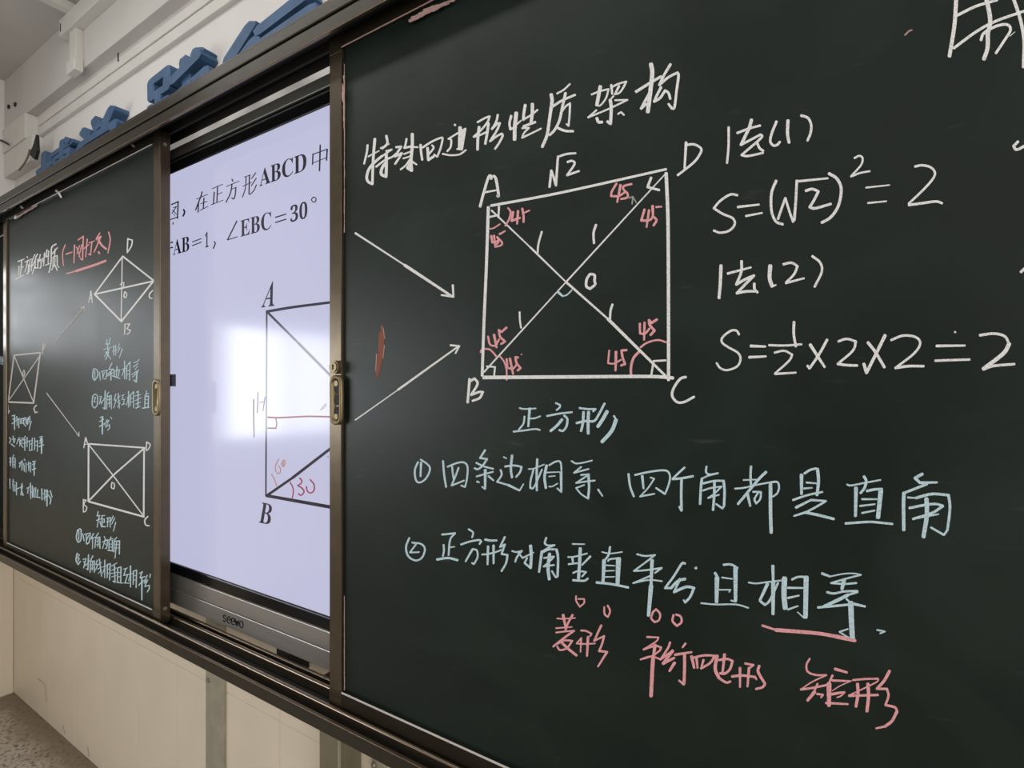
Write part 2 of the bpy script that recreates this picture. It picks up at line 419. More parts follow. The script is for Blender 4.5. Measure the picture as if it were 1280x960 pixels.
o = strokes('dark_nick', M['black'], t2, 0, 0, 5.818, '9 858 385 858 445', Y=YW - 0.0185, thick=0.001)
for i, (px, py) in enumerate(((12, 133.8), (20, 131))):
    p = P(px, py, YW - 0.034); bm = bmesh.new(); cyl(bm, (p.x, YW - 0.036, p.z), 0.009, 0.008, n=10)
    tag(to_obj('anchor_hole', bm, M['black']), ('left' if i == 0 else 'right') + ' dark hole of two in the beam at the far left', 'hole')
strokes('wall_crack', M['grout'], wf, 0, 800, 6, '8 285 290 330 325;5 332 330 342 380 348 465;7 470 640 485 700;7 655 800 668 880', Y=YW - 0.0042, thick=0.0006)

# ------------------------------------------------------------------ blue foam characters on the wall
def wall_char(txt, label, px0, px1, ztop, zbot=0.770):
    """strokes on a 100 x 100 grid, cut from 3.5 cm thick foam"""
    YC = YW - 0.035; ym = CY - ztop * 400
    xa, xb = P(px0, 400, YC).x, P(px1, 400, YC).x
    bm = bmesh.new()
    for st in txt.split(';'):
        v = [float(q) for q in st.split()]; wd = v[0]; q = [Vector((v[i], v[i + 1])) for i in range(1, len(v) - 1, 2)]
        for r in smooth_pts(q):
            ribbon(bm, r, wd * 0.95, wd * 1.05, YW - 0.001, 0.034,
                   to3=lambda p, y: Vector((xa + (xb - xa) * p.x / 100, y, HC + ztop - (ztop - zbot) * p.y / 100)), step=0.0003)
    bmesh.ops.recalc_face_normals(bm, faces=bm.faces)
    o = to_obj('wall_character', bm, M['blue'])
    tag(o, label, 'character', 'blue characters above the chalkboard')
    return o
wall_char('13 4 38 40 36;14 22 4 20 95;11 46 19 96 16;12 72 3 71 62;10 52 32 53 58;10 52 32 90 30 89 58;9 53 45 89 44;9 53 58 89 57;11 44 69 98 66;12 80 62 80 92 68 87;10 54 75 62 86;11 83 5 91 13', 'leftmost blue foam character on the wall above the board, half hidden by the header', 46, 92, 0.938)
wall_char('17 17 14 28 27;17 44 6 50 22;18 80 6 66 27;13 10 56 15 40 88 37 82 54;12 32 56 68 54 52 68 54 92 42 88;12 8 75 94 72', 'second blue foam character from the left, with three strokes like a crown', 97, 154, 0.940)
wall_char('13 8 12 9 38;13 8 12 40 9 38 37;12 9 38 38 36;12 23 38 22 84;11 22 58 40 56;12 8 54 8 88;12 3 93 44 82;15 50 32 92 17;15 47 54 98 42;16 62 4 72 60 94 90 98 76;14 90 60 50 92;13 80 3 91 10', 'third blue foam character from the left, starting with a small square', 187, 258, 0.952)
wall_char('17 31 6 5 38;17 36 34 5 66;16 21 54 20 97;17 42 22 90 12;18 40 46 97 40;16 74 42 74 93 60 86', 'rightmost blue foam character, with two long slanting bars on top', 282, 392, 0.930)

# ------------------------------------------------------------------ chalkboard frame (fixed)
XL, XE = -2.93, 0.46
fr = empty('chalkboard_frame', (XL, 0, HC - 0.62), 'long bronze aluminium frame with tracks around all the boards', 'frame')
YH = -0.04
def fp(name, m, *a, bev=0.0, seg=2, label=None):
    o = bx(name, m, fr, *a, bev=bev, seg=seg)
    if label: o['label'] = label
    return o
# header: fascia with a groove, roof, back plate, inner track
fp('header_fascia', M['bronze'], XL, XE, YH, YH + 0.008, 0.644, 0.6705, bev=0.0016)
fp('header_cap', M['bronze'], XL, XE, YH - 0.003, YH + 0.012, 0.6725, 0.695, bev=0.002)
fp('header_highlight', M['rail'], XL, XE, YH - 0.0015, YH + 0.004, 0.6425, 0.6452, bev=0.001)  # lighter strip added as the highlight along the header's lower edge
fp('ledge_highlight', M['rail'], XL, XE, YH - 0.0012, YH + 0.005, -0.5950, -0.5925, bev=0.001)  # lighter strip added as the highlight on top of the ledge face
fp('header_roof', M['bronze'], XL, XE, YH + 0.004, 0.055, 0.699, 0.706)
fp('header_back', M['black'], XL, XE, 0.0505, 0.055, 0.672, 0.700)
fp('header_seal', M['black'], XL, XE, YH + 0.008, 0.05, 0.692, 0.699)  # seal and track are black to paint in the shade inside the header
fp('header_track', M['black'], XL, XE, 0.022, 0.027, 0.672, 0.692)
# ledge
fp('ledge_face', M['bronze'], XL, XE, YH, YH + 0.006, -0.6205, -0.5935, bev=0.0018, seg=3)
fp('ledge_base', M['black'], XL, XE, YH + 0.003, 0.055, -0.6205, -0.611)
for yy, zt, nm in ((-0.0145, -0.587, 'front_rail'), (0.027, -0.5885, 'middle_rail'), (0.050, -0.592, 'rear_rail')):
    fp(nm, M['rail'], XL, XE, yy - 0.0042, yy + 0.0042, -0.6115, zt, bev=0.0036, seg=5)
for xx in (XL, XE):
    fp('end_post', M['bronze'], xx - 0.02, xx + 0.02, YH - 0.004, 0.058, -0.6225, 0.708, bev=0.002)
attach(fr)
tag(fr.children[0], 'lower strip of the header')

# ------------------------------------------------------------------ sliding boards
def panel(name, label, x0, x1, yf, zt, zb, st, sb, th=0.02, zpt=None, zpb=None, stl=None):
    """x0..x1 outer, st surface top, sb surface bottom, stile width stl"""
    r = empty(name, ((x0 + x1) / 2, yf, HC + zb), label, 'chalkboard')
    s = stl or 0.04
    sf = bx('writing_surface', M['board'], r, x0 + s - 0.004, x1 - s + 0.004, yf + 0.0, yf + th - 0.002, sb - 0.004, st + 0.004)
    for a, b in ((x0, x0 + s), (x1 - s, x1)):
        bm = bmesh.new(); box(bm, a, b, yf - 0.006, yf + th - 0.001, zb, zt, bev=0.0015)
        to_obj('stile', bm, M['bronze_light'], r)
    for a, b, nm in ((st, zt, 'top_rail'), (zb, sb, 'bottom_rail')):
        bm = bmesh.new(); box(bm, x0 + s, x1 - s, yf - 0.0055, yf + th - 0.002, a, b, bev=0.0015)
        to_obj(nm, bm, M['bronze'], r)
    return r, sf
LX0, LX1 = -2.655, -1.4527
RX0, RX1 = -0.8015, 0.40
lb, lbs = panel('sliding_chalkboard', 'left sliding green chalkboard with a rhombus and a rectangle drawn on it', LX0, LX1, 0.0, 0.668, -0.600, 0.640, -0.570, stl=0.0335)
rb, rbs = panel('sliding_chalkboard', 'large right sliding green chalkboard with a square and formulas drawn on it', RX0, RX1, 0.0, 0.668, -0.600, 0.638, -0.562, stl=0.0335)
fb, fbs = panel('fixed_chalkboard', 'narrow sliver of green chalkboard set back at the left edge of the photo', XL + 0.021, -2.45, 0.034, 0.668, -0.605, 0.618, -0.552, th=0.012, stl=0.03)

def edge_dust(parent, m, pts, wlo, whi, seed, name='chalk_dust'):
    """crumbly line of chalk dust between pixel points, on the board plane"""
    random.seed(seed); bm = bmesh.new()
    for (ax, ay, bx_, by) in pts:
        n = max(2, int(math.hypot(bx_ - ax, by - ay) / 5))
        for i in range(n):
            t0, t1 = i / n, (i + 1.15) / n
            j = random.uniform(-0.3, 0.3)
            q = [Vector((ax + (bx_ - ax) * t + j * 0.4, ay + (by - ay) * t + j)) for t in (t0, t1)]
            ww = random.uniform(wlo, whi); ribbon(bm, q, ww, random.uniform(wlo, whi), -0.0058, 0.0006)
    bmesh.ops.recalc_face_normals(bm, faces=bm.faces)
    o = to_obj(name, bm, m, parent); o['kind'] = 'stuff'; return o
def pt_on(x, z, Y=0.0):
    """pixel of a world point (for laying dust along real edges)"""
    v = Vector((x, Y + DB)); xc = v.x * SA + v.y * CA; zc = -v.x * CA + v.y * SA
    return CX + F * xc / zc, CY - F * z / zc
def lip(parent, m, xa, xb, z, h=0.0016):  # white strips paint in the lit aluminium edge; the pink one is chalk residue
    bm = bmesh.new(); box(bm, xa, xb, -0.0072, -0.0050, z - h, z + h, bev=0.0006, seg=1); return to_obj('edge_strip', bm, m, parent)
lip(rb, M['ce'], RX0 + 0.034, RX1 - 0.034, -0.562)
lip(rb, M['cs'], RX0 + 0.034, RX1 - 0.034, 0.638, 0.0010)
lip(lb, M['ce'], LX0 + 0.042, LX1 - 0.042, -0.570)
lip(lb, M['ce'], LX0 + 0.30, LX1 - 0.042, 0.640, 0.0012)
lip(fb, M['ce'], XL + 0.05, -2.48, 0.618, 0.002).location.y = 0.034
e = pt_on(RX0 + 0.0335, 0.60)
edge_dust(rb, M['cs'], [(430.3, 80, 430.3, 290), (430.3, 745, 430.3, 862)], 0.15, 0.9, 3)
edge_dust(rb, M['cs'], [(429.8, 95, 429.8, 160)], 0.3, 2.4, 8)
edge_dust(rb, M['cs'], [(428.0, 105, 428.5, 126)], 0.4, 3.2, 4)
edge_dust(rb, M['cs'], [(512, 26, 560, 4), (515, 22, 548, 8), (530, 13, 566, 0)], 1.0, 4.5, 5)
edge_dust(lb, M['cs'], [(20.5, 272, 45, 257)], 0.8, 3.0, 6)
edge_dust(lb, M['cw'], [(18.5, 273, 20.0, 271), (73, 241, 76, 246)], 2.0, 3.5, 7)
for (px, py) in ((26, 258), (70, 238), (165, 181)):
    strokes('chalk_crumb', M['ce'], lb, 0, 0, 1, '3 %f %f %f %f' % (px, py, px + 2, py + 2), Y=-0.0058, thick=0.001)

# corner pieces, screws, handles
def corner(parent, x0, x1, z0, z1, m='steel'):
    bx('corner_piece', M['bronze_light'], parent, x0, x1, -0.0068, -0.004, z0, z1, bev=0.0005, seg=1)
corner(rb, RX0 + 0.0005, RX0 + 0.032, -0.600, -0.557); corner(rb, RX0 + 0.0005, RX0 + 0.032, 0.632, 0.667)
corner(lb, LX1 - 0.033, LX1 - 0.0005, -0.600, -0.573)
for zz in (0.634, -0.562):
    bm = bmesh.new(); cyl(bm, (LX1 + 0.0006, 0.006, HC + zz), 0.0045, 0.003, 'X', 16); to_obj('screw', bm, M['screw'], lb)
def handle(parent, xc, zc, w_, h_, m, holes, lock):
    hh = bmesh.new(); n = 28
    def ring(r, hz, y):
        out = []
        for i in range(n):
            t = 2 * PI * i / n; c, s = math.cos(t), math.sin(t)
            out.append(hh.verts.new((xc + r * c, y, HC + zc + s * r + (hz - r) * (1 if s > 0 else -1 if s < 0 else 0))))
        return out
    rs = [ring(w_, h_, -0.006), ring(w_, h_, -0.011), ring(w_ * 0.8, h_ - w_ * 0.2, -0.0125), ring(w_ * 0.62, h_ - w_ * 0.38, -0.0115), ring(w_ * 0.55, h_ - w_ * 0.45, -0.0065)]
    for a, b in zip(rs, rs[1:]):
        for i in range(n): hh.faces.new([a[i], b[i], b[(i + 1) % n], a[(i + 1) % n]])
    hh.faces.new(rs[-1]); bmesh.ops.recalc_face_normals(hh, faces=hh.faces)
    ho = to_obj('pull_handle', hh, m, parent, True); ho['label'] = 'oval recessed pull handle'
    for k in holes:
        hb = bmesh.new(); cyl(hb, (xc - w_ * 0.05, -0.0072, HC + zc + k), w_ * 0.40, 0.0015, 'Y', 14, rz=0.0095); to_obj('finger_slot', hb, M['black'], ho)
    for k in (1, -1):
        hb = bmesh.new(); cyl(hb, (xc, -0.0082, HC + zc + k * (h_ - w_ * 0.95)), w_ * 0.32, 0.0035, 'Y', 14); to_obj('screw', hb, M['brass'], ho)
    if lock is not None:
        lk = bmesh.new(); cyl(lk, (xc - 0.001, -0.010, HC + lock), 0.0125, 0.009, 'Y', 24); cyl(lk, (xc - 0.001, -0.0155, HC + lock), 0.0095, 0.002, 'Y', 24)
        lo = to_obj('lock_cylinder', lk, M['brass'], parent)
        kb = bmesh.new(); box(kb, xc - 0.0022, xc + 0.0006, -0.0172, -0.0162, lock - 0.005, lock + 0.005); to_obj('keyhole', kb, M['black'], lo)
ph = P(419.5, 500); 
handle(rb, P(419.8, 500, -0.01).x, P(419.8, 500, -0.01).z - HC, 0.0165, 0.0465, M['brass'], (0.022, 0.0, -0.022), P(419, 459, -0.01).z - HC)
p = P(195, 497, -0.01); handle(lb, p.x, p.z - HC, 0.0190, 0.0470, M['brass'], (), None)

# ------------------------------------------------------------------ chalk writing
def W(par, m, ox, oy, s, txt, label=None, wm=1.0, taper=0.75, name='chalk_writing'):
    return strokes(name, M[m], par, ox, oy, s, txt, Y=0.0, thick=0.0003, label=label, wmul=wm, taper=taper)
# --- right board: title
W(rb,'cw',440,130,8,'''20 155 410 148 480 120 598;27 228 350 215 500 207 650 203 800 160 775 147 725 175 640 240 570 300 520;16 162 525 270 468;
24 343 318 352 395 300 445;16 285 442 372 398;18 250 562 330 500 398 455 340 470;20 240 628 330 560 400 530 440 495;30 342 500 343 610 340 725 292 700 300 640 335 590;
22 440 432 492 425 428 525 498 490 470 540 430 600;20 545 348 532 415 520 440 600 420;30 602 300 602 420 590 560 596 665 555 640 585 590;18 530 440 580 430 658 432;18 520 500 600 470;16 510 545 560 530 600 510;18 585 545 540 610 485 655;22 600 575 645 605;
24 685 408 690 480 702 558;20 705 435 800 375 888 338 905 350 885 440 852 527 820 505;26 755 440 762 560 815 525;20 770 500 815 440 800 412;
24 1030 210;20 975 345 992 365 985 430 952 472;18 962 350 1050 295 1135 245 1125 300 1100 455 1050 450;34 1080 235 1072 440;26 1110 260 1095 440;18 905 498 980 512 1060 508 1100 490 1138 460''','white chalk title characters along the top of the writing')
W(rb,'cw',580,100,8,'''20 135 422 200 385 255 362 235 420 170 500 95 568 160 550 240 512;28 150 470 138 590 135 695;26 245 435 230 540 212 638;22 338 348 320 420 278 490 330 440 358 430 330 500 260 612 330 560 378 535 385 560 350 630 310 688;
24 472 358 455 430 462 492 520 470;38 522 330 508 470 505 595;18 520 450 570 405;28 612 250 598 330 592 398;32 683 240 682 330 670 430;20 600 392 670 350 735 298;26 595 465 660 440 712 420;18 580 482 650 478 600 530 580 578 680 530 770 485;
34 872 145 880 210 868 300;30 868 300 850 420 830 550 782 668;18 930 135 1000 95 1060 38;24 878 270 980 205 1110 148;26 1015 130 985 260 955 400 905 500 855 550;20 965 335 1010 270 1060 232 1055 350 1045 458 1025 440;26 935 478 1010 508 1090 512''')
W(rb,'cw',720,70,8,'''18 155 385 230 355 325 330 300 420 245 492 210 495;36 243 305 225 400 208 490;26 352 290 362 380;20 355 312 420 280 502 255 470 320 430 370 385 382;24 430 300 395 370;18 375 400 335 445;18 390 442 515 438 430 480 300 540 120 615 160 580 205 540;32 342 440 352 520 345 676 315 655;30 208 622 225 660 260 660;18 420 580 450 560 480 590;
28 600 357 730 275 850 205;42 750 82 762 170 745 340 718 558;26 735 370 690 450 650 525 700 480;26 945 82 880 190 832 290 920 215 1015 165 1025 200 1005 350 985 510 960 525 925 480;26 850 312 810 390 780 455 840 420 890 345 925 370 942 428''')
W(rb,'cw',580,190,8,'''26 160 545 190 430 245 250 275 240 270 268;28 298 240 320 275 345 430 332 438;20 215 402 325 382''','chalk letter A at a corner of the square')
W(rb,'cw',580,190,8,'''24 855 350 872 185 895 250 918 335 938 60 940 48;22 940 48 1025 20 1115 12;22 1035 100 1080 88 1105 120 1030 232 1150 190''','white chalk square root of two')
W(rb,'cw',0,0,1,'''3.2 613.8 257 700 241 832.5 211.5;3.6 610.3 259 608 330 605 400 602.6 469.5;4.5 604.6 471.8 730 471 812 470.6 841 472.4;4.2 832.6 216.5 835 280 835.6 400 835.6 475''','white chalk square with its diagonals',1.0,1.15)
W(rb,'cw',0,0,1,'''2.2 614.4 263 662.5 308.8;2.4 662.5 308.8 707.5 352.5;3.0 707.5 352.5 760 398.8;3.9 760 398.8 832 470;2.0 605 465 707.5 352.5;2.0 707.5 352.5 831 218;2.6 623.7 258 623 272;2.6 610.5 271.5 622 269;3.2 813.8 222 809.5 233.8 824 237.5;2.6 832 450.5 817 451.3 814 469;2.2 608.2 458 618.7 458.7 617.5 470;
2.4 677.2 289.5 673 305 671.8 317.5;3 745 281 741.9 291 742.4 304;2.8 765.5 380.5 763 389 762.5 399;2.2 649.5 390 649.8 400 651.3 410''')
W(rb,'cw',700,280,8,'26 308 500 345 512 345 570 350 605 300 648 262 620 268 550 300 500')
W(rb,'cb',580,280,8,'26 938 680 985 720;14 985 722 1030 708 1078 660')
W(rb,'cw',0,0,1,'3.4 857.6 178 855.6 211;3 858 181 868 180.5 876.5 186 874 194 866 204 847 219')
W(rb,'cw',570,390,8,'''26 135 670 128 760 116 905;24 140 692 185 665 215 720 150 830 230 800 268 800 235 860 165 888''')
W(rb,'cw',720,390,8,'26 1098 650 1040 670 975 765 962 840 1010 900 1080 900 1180 848')
# pink 45s and arcs
W(rb,'cp',580,190,8,'''18 440 560 466 600 450 670 412 738;24 490 600 475 688 558 658;24 540 590 530 718;22 582 565 595 640 595 700;18 652 585 590 612;14 228 762 285 765 360 720;
22 272 838 282 905 340 890;20 300 835 312 948;20 330 850 380 905 365 935 310 948;18 335 850 345 900 312 930;20 355 822 410 790''','pink chalk angle figures reading 45')
W(rb,'cp',730,190,8,'''22 325 315 278 395 270 440 345 440 410 400;26 365 330 332 500;22 475 320 400 340 395 375 435 415 430 455 370 470;24 605 575 572 685 650 682 690 650;24 650 582 625 752;28 685 540 690 630;24 685 640 725 680 695 735;22 722 550 775 546''')
W(rb,'cd',730,190,8,'14 450 460 490 445 480 520;14 490 450 525 510')
W(rb,'cp',570,390,8,'''20 320 245 340 325 395 340 432 270;26 380 228 405 355;22 505 155 455 200 428 180 440 245 490 295 450 320;18 245 402 262 375 330 372 375 410 405 450;16 440 445 480 495 505 580 506 680;20 505 470 515 560 570 565 610 520;24 538 465 570 620;22 620 455 595 450 605 510 645 560 615 585;14 655 425''')
W(rb,'cp',720,390,8,'''22 638 115 640 215 690 215 735 165;24 685 105 680 280;26 808 75 755 110 730 80 738 130 785 185 745 230;20 645 352 715 305 820 280 900 302;26 630 398 575 460 550 550 550 635;18 332 385 320 512 380 515 450 478;28 400 398 395 585;24 505 380 455 385 465 450 490 520 450 535''')
# arrows and red scar
W(rb,'cw',430,280,3.694,'9 52 42 280 190;14 280 190 500 335;10 502 282 505 335;11 505 335 450 328','long chalk arrow pointing down to the square')
W(rb,'cw',430,280,3.694,'6 52 905 250 765;10 250 765 528 565;10 492 560 532 563;9 532 563 514 598','long chalk arrow pointing up to the square')
W(rb,'cr',430,280,3.694,'10 175 470 172 520;28 174 510 168 600;26 168 600 156 680;14 156 680 153 705','reddish brown scraped patch near the left edge',name='scraped_patch')
W(rb,'cs',430,280,3.694,'4 186 560 180 620;4 150 600 146 680;4 180 480 188 530',name='chalk_dust')
# formulas
W(rb,'cw',880,130,8,'''24 246 232 245 420 230 590;32 475 158 450 240 370 408;24 370 408 480 350 565 305 570 340 375 510 440 520 590 488;24 332 290 450 245 562 215;26 530 385 555 440 592 468;26 725 175 682 280 662 370 695 415 735 405 758 378;32 840 165 835 290 850 385;26 972 115 1040 140 1072 210 1065 290 1035 365''','white chalk heading of the first method')
W(rb,'cw',880,190,6.4,'''19 266 345 210 340 130 390 78 450 150 495 230 530 245 580 200 630 130 645 78 628;20 270 440 440 420;18 335 512 465 487;22 577 230 540 330 540 470 575 555 630 578;20 592 535 650 368 685 480 712 558;22 722 545 735 380 742 228;20 745 235 990 210;22 815 310 865 296 915 315 880 385 845 440 890 450 1015 415;24 1000 172 1065 215 1098 300 1075 430 1015 520 942 565''','white chalk formula S equals root two squared')
W(rb,'cw',1040,180,8,'''20 225 140 272 118 305 140 290 210 190 322;20 190 325 280 290 378 272;18 340 436 575 410;20 360 590 545 572;24 830 225 905 212 990 235 1030 290 1000 360 900 470 768 595;26 768 610 900 592 1040 574 1100 592''')
W(rb,'cw',880,310,6.4,'''26 136 140 130 280 120 400;22 300 105 298 190 258 292 330 250 400 220 340 280 262 362 330 348 420 345;20 190 204 375 155;22 402 285 405 330 428 355;32 530 142 525 240 545 305;16 545 308 575 295;20 635 130 700 118 748 145 720 210 655 278;20 655 280 800 242;20 866 65 928 115 942 190 885 310''','white chalk heading of the second method')
W(rb,'cw',880,390,6.4,'''18 280 180 260 150 215 150 150 200 145 245 200 285 270 325 292 375 265 435 185 465 130 448 100 408;24 375 272 490 276;22 362 362 495 355;22 720 80 718 180 735 275;18 520 265 650 268 780 258;18 565 325 640 310 705 340 680 390 568 492;20 568 495 735 485;26 850 262 965 440;22 985 222 920 340 845 450 828 430;20 1075 235 1140 215 1215 235 1190 310 1070 415;22 1070 415 1140 425 1225 428''','white chalk formula S equals one half times two times two')
W(rb,'cw',1060,380,5.818,'''22 145 280 200 350 265 460;24 270 228 200 370 135 500 115 435;18 315 262 400 230 490 240 525 285 480 360 345 465;20 345 465 440 452 550 452;20 645 305 850 302;18 635 412 750 408 885 404;16 780 205;20 960 227 1060 215 1140 235 1172 290;30 1172 290 1130 360 985 472;20 985 475 1060 450 1210 437''')
# top right fragment
W(rb,'cw',1120,0,8,'''40 605 -60 585 250 535 560;28 615 152 800 62 1010 0;28 580 480 800 318 1000 210 1300 105;44 895 -60 942 190 918 340;42 918 340 915 480 880 590;28 850 400 880 330 1000 262 1110 245 1145 300 1080 410 1000 530;34 1170 -30 1240 180 1280 400 1275 670;8 1140 360 1190 318''','large white chalk character cut off by the top right corner')
W(rb,'cs',1120,0,8,'16 90 350 130 310 160 300',name='chalk_dust')
W(rb,'cw',1200,120,4,'14 290 228 268 250 285 268 340 240;14 305 880 335 850')
# blue caption and lines
W(rb,'cb',630,490,8,'''16 155 160 200 170 318 164;26 256 165 242 345;16 262 265 310 262 362 242;18 205 245 192 320 148 375;18 95 396 200 385 310 370 358 380;18 518 110 560 130 555 155 525 182;20 430 240 560 215 680 202;22 600 235 632 270 625 340 590 388 552 380;28 580 275 530 335 465 390;20 755 160 830 170 915 170 890 195;26 795 200 788 310 770 390;30 845 200 840 300 842 415;24 725 310 820 290 900 290 950 220 1005 115;36 1030 195 985 275 938 345;20 1098 240 1125 280;38 1120 280 1075 390 980 498''','light blue chalk caption under the square')
W(rb,'cb',500,500,8,'''18 180 620 148 700 158 800 200 825 262 780 300 690 270 640 205 595;22 210 625 205 765;20 430 610 440 740 460 870;18 475 668 570 630 640 625 675 670 670 780 650 870 610 855;18 520 665 528 740 538 800;18 585 678 555 760 515 855 580 830 640 805;20 850 502 800 580 870 590 830 650 780 692 745 682;18 762 628 840 665 932 688;18 765 765 850 740 930 718;28 852 700 850 885;18 850 890 820 868;20 770 815 790 825;20 885 762 935 805;14 1035 570 1065 585;24 1120 555 1108 690 1120 775;20 1050 665 1140 655 1215 668 1200 720 1160 770;18 1005 698 1015 750 970 818 1080 850;24 1080 850 1195 905;16 1195 905 1235 840''','first numbered line in light blue chalk')
W(rb,'cb',640,560,8,'''14 165 210 220 205 320 165;22 252 112 246 260 248 425;18 215 215 185 330 182 400 220 390 300 215;26 345 175 325 290 338 400;18 370 172 440 135 485 145 495 250;26 490 250 492 440;18 490 438 450 402;14 345 245 475 240;14 370 285 430 280;14 370 385 400 385 455 355;16 595 130 640 155 720 145 800 125;18 690 190 620 248 765 210;18 690 270 770 262;18 770 265 640 350 740 335 828 325;24 765 280 770 400 760 505;16 760 505 690 460 640 400 722 370;18 860 415 905 482''')
W(rb,'cb',770,570,8,'''22 125 180 140 300 178 405;20 190 190 300 165 430 145 510 150 540 205 525 290 490 380 400 320;26 262 200 275 325;16 345 215 382 228 320 320 240 405;18 240 405 320 390 385 378;22 685 115 620 175 565 230;24 565 230 640 225 770 202;26 655 230 652 400 655 545 635 508;20 905 105 900 160 935 185 1020 172;18 1020 172 930 195 860 225;26 860 225 850 300 840 480;22 870 275 980 250 1075 248;26 1075 248 1085 350 1080 500;20 1080 500 1065 525 1000 480;18 870 345 950 320 1055 305 980 380 920 420 1030 388;26 985 260 980 420 970 540''')
W(rb,'cb',910,570,8,'''24 230 105 225 200 230 300;16 155 240 290 236;18 70 326 160 318 280 290 430 262;20 430 262 495 262 510 320 490 375 450 405;28 380 160 300 240 100 480;28 195 380 222 500;20 250 358 330 360 322 430 282 475 265 430 300 370;36 425 285 425 560 432 765;36 735 190 735 380;24 765 175 820 140 880 125;32 895 130 905 250 890 390;20 785 265 890 275;20 760 325 840 318;22 650 440 800 390 945 360;28 680 515 830 440;24 830 440 980 450;22 980 450 880 510 780 562;24 780 562 660 600;28 780 565 900 590 1058 630''')
W(rb,'cb',1040,570,8,'''18 150 285 190 295 320 270 485 240;28 320 205 342 250 325 320 285 370;38 240 320 235 600;26 350 350 420 335 500 330;46 488 345 475 480 460 615;20 300 432 450 432;20 280 500 430 482;20 300 570 430 545;24 135 675 270 665 400 660 605 680;30 905 180 830 220 880 268;28 880 268 1050 264;26 950 280 850 320 720 370;36 720 370 715 500 718 740;20 760 415 840 420;28 840 420 1000 380 1165 392;28 1165 392 1180 520 1155 740;22 1155 740 1120 790 990 715;26 775 520 930 490 1040 480 1110 500 1000 570 810 630;22 850 620 1065 582;44 945 430 948 600 915 808''')
W(rb,'cb',500,650,8,'''18 92 180 60 270 80 360 155 405 220 375 248 290 210 240 120 225;16 125 225 162 240 98 325 190 322;20 420 145 480 140 550 132;18 548 135 500 200 485 352;16 490 275 545 268;18 435 248 438 310 428 360;24 370 395 480 380 575 402;18 685 92 730 125 720 175;20 610 245 700 215 790 200 812 215 795 240;18 725 290 768 305 775 370 740 440 718 430;22 720 300 655 415;22 850 195 900 205 965 205;18 820 345 880 340 960 320 1010 300;24 880 265 875 445;24 935 255 935 435;20 1048 170 1000 270 1048 245 1015 340 1075 350 1060 430 1015 512''','second numbered line in light blue chalk')
W(rb,'cb',630,660,8,'''16 80 230 120 240 178 228;20 178 228 130 290 112 338;18 135 238 185 300;18 185 300 295 245;30 265 178 272 280 265 400;20 265 400 205 350 230 300;20 422 98 408 150 440 175 505 172;18 505 172 440 200 380 235;28 378 235 350 440;20 382 245 450 215 525 215;24 525 215 540 300 535 480;18 535 485 515 490 478 430;18 400 300 500 285 450 340 395 385 500 370;32 455 260 440 400 452 512;16 685 160 805 162;32 762 205 755 350 745 505;16 640 290 700 288 830 255;22 683 300 690 350;18 645 362 755 350;22 862 285 780 370;18 690 450 740 432 820 440 780 485;22 690 522 800 528 838 505;14 980 240 1060 255 1182 240;22 1060 190 1045 270 1000 330;38 1000 325 990 540;18 1040 330 1060 312 1160 300;50 1145 310 1135 565;14 1010 372 1110 378;14 1010 430 1105 426;14 1000 490 1105 488;24 925 545 1080 562 1242 595''')
W(rb,'cb',770,680,8,'''18 210 102 290 120 390 110;18 390 110 280 195 178 270;18 178 270 300 262 455 240;22 455 240 390 290;18 340 320 260 355 170 392;16 175 390 330 360 460 372;36 360 165 350 420;44 350 420 325 715;24 690 195 655 200 580 320 490 440 550 440;30 550 440 620 370 690 350;26 640 350 580 480;28 580 480 700 430 780 440;26 780 440 740 530 690 585;18 690 585 675 560;30 800 242;26 990 290 1010 350 1000 580;46 1010 340 1005 580;22 1075 208 1150 205 1215 240;44 1195 240 1195 570;16 1060 335 1165 350;14 1035 458 1145 458 1130 482;16 1150 565 1200 580;16 850 592 1000 605 1200 605 1325 640''')
W(rb,'cb',860,690,8,'''16 605 305 680 315 800 300 930 285;32 848 140 852 300;42 852 300 850 620;34 795 320 720 480;24 720 490 770 530 820 480 900 310;54 965 265 960 430 972 560;22 1040 275 1100 250 1190 250;50 1182 255 1178 450 1175 650;14 1160 660 1095 600;22 1000 358 1150 360;22 1000 460 1110 435;20 1000 575 1100 540''')
W(rb,'cb',980,690,8,'''26 380 215 460 245;14 460 245 600 218 700 215 770 228;18 770 228 640 262 470 310;20 470 310 600 320 725 310;42 600 280 580 370;22 430 402 500 415 600 395 735 390;24 735 400 640 430;34 640 430 540 480 400 545;24 340 555 450 545 560 535 700 520;28 700 520 810 545;20 625 470 665 510;54 668 510 675 700 685 870;18 680 880 555 800;18 555 800 640 770;16 930 780 1010 795 960 815''')
W(rb,'cp',0,0,1,'3 953 782 970 787.5;4.6 970 787.5 1020 791.5 1045 795.6;5 1045 795.6 1069 801','pink chalk underline')
W(rb,'cp',680,740,8,'''16 320 40 322 90 358 148 400 110 400 70 340 70;18 636 135 660 190 640 250 605 220 602 150;20 1085 205 1120 172 1160 220 1150 280 1108 302 1072 262 1090 200''','small pink chalk rings')
W(rb,'cp',770,680,8,'22 575 710 565 770 608 820 655 780 645 725 600 705')
W(rb,'cp',680,740,8,'''14 130 265 200 268 310 260;28 190 230 215 350;22 285 230 240 310 215 380;16 120 362 280 350;16 120 405 210 395 300 388;22 300 388 200 460 92 545;20 130 520 200 485 282 488 230 560 160 580 132 545;26 180 510 250 575 325 635;18 370 385 420 390 475 418 460 442;18 372 460 365 600;26 440 450 430 640;16 372 462 325 515 400 520 510 515;24 572 335 500 490;20 500 490 600 440;22 600 440 580 520 550 590 630 600;24 630 600 540 745''','pink chalk notes along the bottom')
